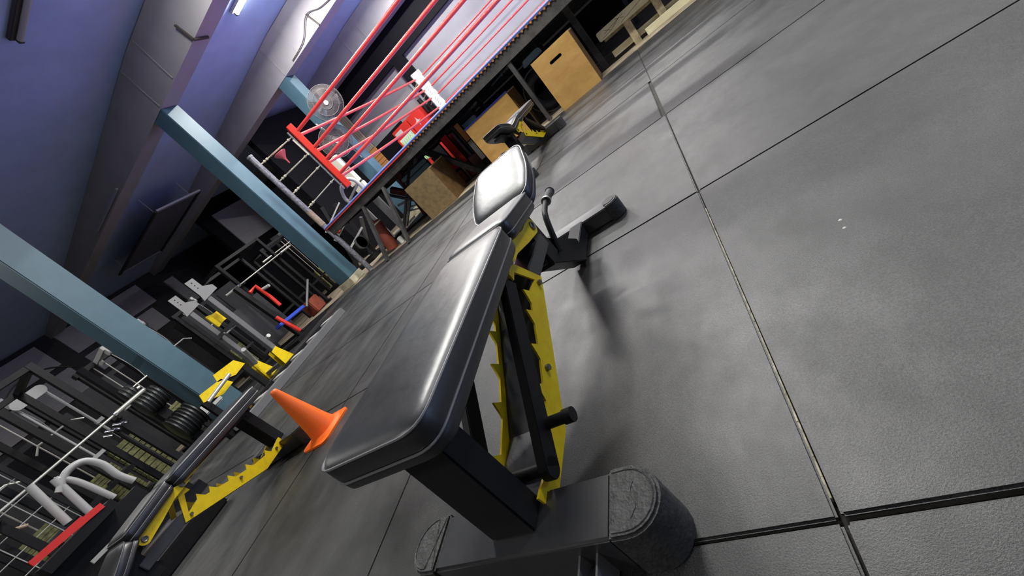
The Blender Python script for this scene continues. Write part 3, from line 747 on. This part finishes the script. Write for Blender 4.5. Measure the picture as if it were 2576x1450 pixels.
# rig with two grey uprights and yellow feet
r = thing('power_rig', 'squat rig with two dark grey uprights, perforated top plates and yellow foot gussets', 'weight rack', (-6.75, 3.95, 0))
for (x, y, h) in ((.40, -.03, 1.80), (-.35, .05, 1.86)):
    MB().box(x-.05, x+.05, y-.04, y+.04, .02, h-.28).build('upright', M['greysteel'], r, bevel=.004)
    tp = MB().prism([(-.09, h-.34), (.19, h-.30), (.19, h-.22), (.07, h-.16), (.07, h), (-.07, h), (-.07, h-.25)], lambda p, t, x=x, y=y: (x+.055+t, y+p[0], p[1]), 0, .006).build('top_plate', M['midgrey'], r)
    for k in range(3): MB().cyl((x+.0605, y, h-.05-.05*k), (x+.063, y, h-.05-.05*k), .009, 10).build('hole', M['dark'], tp)
    for s in (-1, 1):
        MB().prism([(0, 0), (.02, .32), (.13, .34), (.22, .02)], lambda p, t, x=x, y=y, s=s: (x+s*.056+t, y-.11+p[0], p[1]), -.003, .003).build('foot_gusset', M['yellow'], r)
for z in (.08, 1.0): MB().box(-.35, .40, -.02, .04, z-.03, z+.03).build('cross_beam', M['greysteel'], r)
MB().cyl((-.22, -.02, .34), (.12, -.16, .62), .035, 12).build('white_sleeve', M['white'], r, smooth=True)
MB().cyl((.20, .05, .45), (.48, .05, .52), .030, 12).build('white_sleeve', M['white'], r, smooth=True)
MB().prism(roundpoly([(-.15, -.12), (-.05, -.09), (.05, -.09), (.15, -.12), (.15, .12), (.05, .08), (-.05, .08), (-.15, .12)], .03, 3), lambda p, t: (.16+t, p[0], 1.20+p[1]), 0, .03).build('yellow_pad', M['yellow'], r)
MB().tube([(.15, -.15, .98), (.2, -.16, .95), (.2, .12, .95)], .012, 6).build('pull_bar', M['litgrey'], r)
# ladder-shaped sled track on the floor in front of it
r = thing('sled_track', 'black ladder-like floor track with silver rungs along the edge of the mats, left', 'track', (-5.45, 3.4, 0))
MB().box(.06, .20, -1.05, 1.05, .0, .10).build('outer_rail', M['greysteel'], r, bevel=.005)
MB().box(-.42, -.30, -1.05, 1.05, .0, .10).build('inner_rail', M['steel'], r, bevel=.005)
for k in range(6): MB().box(-.30, .06, -.98+k*.38, -.88+k*.38, .02, .09).build('rung', M['litgrey'], r)
# chain lying across the foot of the rig
t = MB()
for k in range(22):
    x = -6.12+.03*math.sin(k*1.7); y = 3.0+k*.045; z = .030+.010*(k % 2)
    t.tube([(x+.022*math.cos(a)*(1 if k % 2 else .5), y+.034*math.sin(a), z+.022*math.cos(a)*(0 if k % 2 else 1)) for a in [2*PI*q/10 for q in range(10)]], .008, 5, closed=True)
tag(t.build('chain', M['footing'], smooth=True), 'pale coiled chain on the deck beside the yellow rig feet', 'chain', kind=None)

def barbell(loc, y0, y1, label, plates=(), group='barbells'):
    r = thing('barbell', label, 'barbell', loc, group=group)
    MB().cyl((0, y0, 0), (0, y1, 0), .014, 10).build('bar', M['rod'], r, smooth=True)
    for e, d in ((y0, 1), (y1, -1)):
        MB().cyl((0, e, 0), (0, e+d*.36, 0), .024, 12).build('sleeve', M['rod'], r, smooth=True)
        MB().cyl((0, e+d*.36, 0), (0, e+d*.385, 0), .036, 12).build('sleeve_collar', M['chrome'], r, smooth=True)
    return r
def rack(x, y0, y1, h, label, m='steel', hz=(1.05,), depth=.9, group='black weight racks'):
    r = thing('weight_rack', label, 'weight rack', (x, (y0+y1)/2, 0), group=group); H = (y1-y0)/2
    for yy in (-H, H):
        for xx in (0, -depth): MB().box(xx-.035, xx+.035, yy-.035, yy+.035, 0, h).build('upright', M[m], r)
        MB().box(-depth, .12, yy-.03, yy+.03, 0, .06).build('foot', M[m], r)
        MB().box(-depth, 0, yy-.03, yy+.03, h-.06, h).build('top_side', M[m], r)
        for z in hz: MB().box(.02, .17, yy-.03, yy+.03, z-.04, z-.018).build('bar_hook', M[m], r)
    for xx in (0, -depth): MB().box(xx-.03, xx+.03, -H, H, h-.06, h).build('top_beam', M[m], r)
    MB().box(-depth-.03, -depth+.03, -H, H, .5, .56).build('back_beam', M[m], r)
    return r
rack(-8.62, 6.0, 7.2, 2.15, 'black squat rack holding a chrome bar, left of the middle teal column', hz=(1.55,))
barbell((-8.53, 6.6, 1.56), -1.05, 1.05, 'chrome barbell racked high, left of the middle teal column')
rack(-6.53, .95, 2.15, 2.05, 'black squat rack holding a long bar, at the left edge of the photo', hz=(1.06,))
barbell((-6.37, 1.45, 1.085), -1.10, 1.05, 'long pale barbell racked at the left edge of the photo')
barbell((-9.35, 8.3, 1.72), -.9, .9, 'short bright barbell beside the lattice-backed machine, behind the middle teal column')
rack(-9.45, 7.7, 8.9, 2.0, 'black rack with lattice back beside the middle teal column', hz=(1.71,), depth=.5)

# bench press seat with blue pad, red bent arms
r = thing('press_machine', 'black press machine with red bent arms and a blue pad', 'gym machine', (-7.6, 5.35, 0))
MB().bar((0, -.25, .46), (.02, .42, .40), .22, .07).build('blue_pad', M['blue'], r, bevel=.015)
MB().box(-.3, .3, -.4, .5, 0, .06).build('base', M['steel'], r)
MB().bar((-.1, .0, 0), (-.25, .0, 1.5), .09, .09).build('mast', M['steel'], r)
MB().tube([(.0, -.05, 1.25), (.02, .12, 1.28), (.05, .13, .95), (.08, .10, .72)], .035, 8).build('red_arm', M['red'], r)
MB().tube([(.05, .15, 1.15), (.20, .2, 1.12)], .03, 8).build('grey_grip', M['litgrey'], r)
MB().tube([(.35, -.35, .62), (.40, -.33, .35), (.42, -.30, .15)], .035, 8).build('red_arm', M['red'], r)
MB().tube([(.1, .45, .35), (.15, .95, .72)], .025, 8).build('lever', M['greysteel'], r)
MB().box(-.2, .1, .55, .85, .1, .42).build('red_housing', M['brick'], r, bevel=.02)
MB().box(-.5, -.35, -.4, .3, .3, 1.2).build('guard_panel', M['walldark'], r)

# cable machines against the black wall, with pale stacks
def cablemachine(x, y, h, label, stack='weightstack', m='steel', group='cable machines'):
    r = thing('cable_machine', label, 'gym machine', (x, y, 0), group=group)
    for yy in (-.28, .28): MB().box(-.05, .05, yy-.04, yy+.04, 0, h).build('upright', M[m], r)
    MB().box(-.06, .06, -.34, .34, h-.08, h).build('top_beam', M[m], r); MB().box(-.25, .6, -.34, .34, 0, .07).build('base', M[m], r)
    for yy in (-.08, .08): MB().cyl((.0, yy, .1), (.0, yy, h-.08), .011, 8).build('guide_rod', M['rod'], r, smooth=True)
    for k in range(11):
        MB().box(-.06, .06, -.17, .17, .12+k*.058, .12+k*.058+.050).build('stack_plate', M[stack], r)
    MB().bar((.04, 0, h-.05), (.62, 0, h-.02), .06, .07).build('boom', M['litgrey'], r)
    for xx in (.14, .60): MB().cyl((xx, -.02, h-.10), (xx, .02, h-.10), .06, 18).build('pulley', M['litgrey'], r, smooth=True)
    MB().tube(catmull([(.60, 0, h-.16), (.62, .02, h-.5), (.60, 0, h-.75)], 5), .006, 5).build('cable', M['litgrey'], r)
    MB().tube([(.60, -.32, h-.84), (.60, -.22, h-.75), (.60, .22, h-.75), (.60, .32, h-.84)], .014, 8).build('pull_down_bar', M['rod'], r, smooth=True)
    MB().bar((.35, 0, .05), (.35, 0, .50), .06, .06).build('seat_stem', M[m], r); MB().box(.22, .50, -.15, .15, .50, .56).build('seat', M['vinyl'], r, bevel=.015)
    return r
cablemachine(-9.9, 4.55, 2.25, 'black cable machine with an olive weight stack between the two teal columns')
cablemachine(-9.2, 3.55, 2.1, 'black cable machine just right of the nearest teal column, olive stack')
cablemachine(-11.2, 6.3, 2.2, 'black cable machine deep in the dark behind the yellow-footed rig')
cablemachine(-9.3, 2.35, 2.3, 'cable machine with pale pulley boom, left of the nearest teal column')
cablemachine(-9.0, 1.35, 2.15, 'cable machine with olive stack behind the long barbell, left edge')
cablemachine(-8.8, .35, 2.1, 'cable machine with olive stack, farthest left')
cablemachine(-10.4, 9.3, 2.2, 'black cable machine behind the middle teal column')

# lat machine at the left with light rods and pulley plate
r = thing('lat_machine', 'light grey lat pulldown machine with oval pulley plate, left of the nearest teal column', 'gym machine', (-8.1, 2.50, 0))
for yy, z1 in ((-.32, 1.98), (.02, 2.08), (.42, 1.95)): MB().cyl((0, yy, .9), (0, yy, z1), .017, 10).build('guide_rod', M['litgrey'], r, smooth=True)
MB().prism([( -.13+.07*math.cos(a) if math.cos(a) < 0 else .13+.07*math.cos(a), 2.02+.07*math.sin(a)) for a in [PI/2+2*PI*k/24 for k in range(24)]], lambda p, t: (t, p[0]-.15, p[1]), .06, .075).build('pulley_plate', M['litgrey'], r)
MB().cyl((.075, -.15, 2.02), (.080, -.15, 2.02), .018, 10).build('axle', M['dark'], r)
MB().tube(catmull([(.05, -.40, 2.10), (.05, -.10, 2.24), (.05, .22, 2.20), (.05, .44, 2.0)], 6), .012, 6).build('cable', M['dark'], r, smooth=True)
MB().box(-.05, .05, -.45, -.37, 0, 2.15).build('mast', M['steel'], r); MB().box(-.05, .05, .40, .48, 0, 1.95).build('mast', M['steel'], r); MB().box(-.25, .25, -.5, .5, 0, .06).build('base', M['steel'], r)
for yy, z in ((-.32, .92), (.42, 1.15), (.10, 1.25)): MB().box(-.02, .05, yy-.10, yy+.10, z-.02, z+.03).build('stop', M['litgrey'], r)
for k in range(9): MB().box(-.1, .02, -.22, .2, .1+k*.085, .1+k*.085+.07).build('stack_plate', M['weightstack'], r)
# chrome hub cluster on the racked barbell
r = thing('chrome_grips', 'cluster of bright chrome grips hanging where the two bars meet', 'grips', (-6.37, 2.0, .98))
for k in range(5): MB().cyl((0, -.10+.045*k, .03*(k % 2)), (.05, -.06+.045*k, -.05+.03*(k % 2)), .018, 10).build('grip', M['chrome'], r, smooth=True)
MB().cyl((0, 0, -.98), (0, 0, .02), .025, 8).build('stand', M['steel'], r)

# plate tree, stacks of iron plates seen edge-on
r = thing('plate_tree', 'plate tree loaded with thick dark iron plates, left of the nearest bench backrest', 'plate rack', (-6.78, 2.55, 0))
MB().box(-.06, .06, -.06, .06, 0, 1.2).build('post', M['steel'], r); MB().box(-.2, .2, -.25, .25, 0, .05).build('base', M['steel'], r)
for (z, n, R) in ((.47, 7, .20), (.95, 6, .165), (1.17, 3, .12)):
    MB().cyl((0, -.05, z), (.0, .05+.02*n, z), .022, 10).build('peg', M['rod'], r)
    for k in range(n): wheelplate(.09, -.10+.047*k, z, R*(1-.03*(k % 3)), .042, r, ax=(.15, 1, 0))
MB().box(.02, .07, .22, .55, .33, .47).build('white_label', M['white'], r, bevel=.02)
# yellow safety arms in front of the nearest column
r = thing('safety_arms', 'pair of yellow safety arms with a black strap, in front of the nearest teal column', 'rack arms', (-6.2, 2.95, 0))
for (y, z) in ((-.08, .50), (.22, .56)):
    MB().prism([(-.20, .0), (-.16, .10), (.16, .06), (.22, -.08), (.02, -.10)], lambda p, t, y=y, z=z: (t, y+p[0], z+p[1]), 0, .012).build('arm_plate', M['yellow'], r)
MB().box(-.05, -.01, -.3, .45, .42, .50).build('beam', M['steel'], r); MB().box(-.06, 0, -.3, -.22, 0, .5).build('leg', M['steel'], r); MB().box(-.06, 0, .37, .45, 0, .5).build('leg', M['steel'], r)
MB().cyl((.10, -.28, .47), (.16, .12, .53), .026, 12).build('pale_sleeve', M['rod'], r, smooth=True)

# leg machine with light grey curved tubes and red runners at the left edge
r = thing('leg_machine', 'machine with light grey curved tubes and red runners in the lower left corner', 'gym machine', (-5.35, 1.05, 0))
MB().tube(catmull([(.05, .05, .84), (.05, .18, .92), (.05, .30, .90), (.05, .35, .78), (.05, .34, .62), (.05, .36, .48)], 8), .030, 12).build('curved_tube', M['litgrey'], r, smooth=True)
MB().tube(catmull([(.05, .10, .94), (.05, .14, .89), (.05, .17, .78), (.05, .19, .50)], 8), .026, 12).build('curved_tube', M['litgrey'], r, smooth=True)
MB().tube([(.05, .11, .95), (.05, .03, .56)], .030, 10).build('strut', M['litgrey'], r, smooth=True)
MB().tube([(.05, .0, 1.03), (.05, -.09, .62)], .030, 10).build('strut', M['litgrey'], r, smooth=True)
MB().bar((.35, -.43, .60), (.35, .04, .54), .04, .05).build('red_runner', M['red'], r); MB().bar((.20, -.40, .60), (.20, -.05, .57), .04, .04).build('red_runner', M['red'], r)
MB().box(.10, .36, -.43, .10, .45, .53).build('runner_bed', M['steel'], r)
MB().box(-.6, .45, -.7, .5, 0, .10).build('base', M['steel'], r); MB().box(.1, .2, -.6, .3, .1, .45).build('side_frame', M['steel'], r)
MB().bar((.45, -.3, .30), (.45, .55, .25), .03, .03).build('chrome_rail', M['litgrey'], r); MB().bar((.55, -.2, .28), (.55, .62, .22), .03, .03).build('chrome_rail', M['litgrey'], r)
MB().box(-.2, .42, -.9, .45, .10, .22).build('deck', M['steel'], r)
r = thing('mesh_cage', 'wire mesh cage panel behind the machine tubes, left edge', 'cage', (-7.3, .9, 0))
for k in range(7): MB().cyl((0, -.5+k*.17, .1), (0, -.5+k*.17, 1.6), .006, 5).build('wire', M['litgrey'], r)
for k in range(6): MB().cyl((0, -.5, .5+k*.2), (0, .55, .5+k*.2), .006, 5).build('wire', M['litgrey'], r)
MB().box(-.02, .02, -.55, -.5, 0, 1.65).build('frame', M['steel'], r); MB().box(-.02, .02, .55, .6, 0, 1.65).build('frame', M['steel'], r)
MB().cyl((.1, -.45, 1.42), (.1, .25, .85), .018, 8).build('pink_pipe', M['tan'], r)
# tall dark punch bag and dark lockers in the background
for (x, y, h, lb) in ((-12.6, 5.0, 2.2, 'tall dark locker by the left wall, middle'), (-12.6, 7.6, 2.2, 'tall dark locker by the left wall, far'), (-11.9, 2.6, 2.0, 'tall dark locker by the left wall, near')):
    r = thing('locker', lb, 'locker', (x, y, -.012), group='dark lockers'); MB().box(-.3, .3, -.9 if x < -10 else -.3, .9 if x < -10 else .3, 0, h).build('body', M['walldark'], r, bevel=.01)
    MB().box(.3, .312, -.25, .25, .1, h-.1).build('door', M['wallblack'], r)
# slanted black pads on the near-left floor: dark step platform
r = thing('step_platform', 'low black platform on the mats beyond the bench seen side-on', 'platform', (-4.1, .6, 0))
MB().box(-.45, .42, -.9, .55, 0, .12).build('deck', M['steel'], r, bevel=.01); MB().box(.30, .36, -.85, .5, .12, .135).build('edge_strip', M['greysteel'], r)
# scraps on the mats
for i, (x, y) in enumerate(((.152, 1.03), (.147, .995))):
    o = MB().lathe([(.004, 0), (.005, .002), (.002, .004)], n=7).build('paper_scrap', M['white']); o.location = (x, y, .0005)
    tag(o, 'tiny white scrap on the mat right of the bench, %s of two' % ['upper', 'lower'][i], 'scrap', group='white scraps')

# leg press with pale bars, in the gap between the ring post and the middle column
r = thing('leg_press', 'dark leg press with pale bars and red pad, left of the ring post', 'gym machine', (-7.75, 8.55, -.012))
MB().box(-.55, .45, -.55, .45, 0, .08).build('base', M['steel'], r)
for a, b, m, w_ in (((-.4, -.3, .05), (-.1, .1, 1.75), 'steel', .09), ((.3, -.2, .05), (.1, .3, 1.6), 'steel', .09), ((-.2, -.35, .95), (.35, .25, 1.22), 'midgrey', .08), ((-.35, -.2, 1.25), (.25, .30, 1.55), 'litgrey', .035), ((-.1, -.4, .55), (.35, .1, .75), 'litgrey', .05), ((-.3, .3, .1), (.35, .35, .95), 'greysteel', .07)):
    MB().bar(a, b, w_, w_).build('frame_tube', M[m], r)
MB().bar((-.05, -.25, 1.05), (.05, .10, 1.22), .22, .07).build('red_pad', M['red'], r, bevel=.015)
for k in range(3): MB().cyl((.30, -.35+.06*k, .50), (.34, -.35+.06*k, .50), .16, 20).build('weight_plate', M['plate'], r, smooth=True)
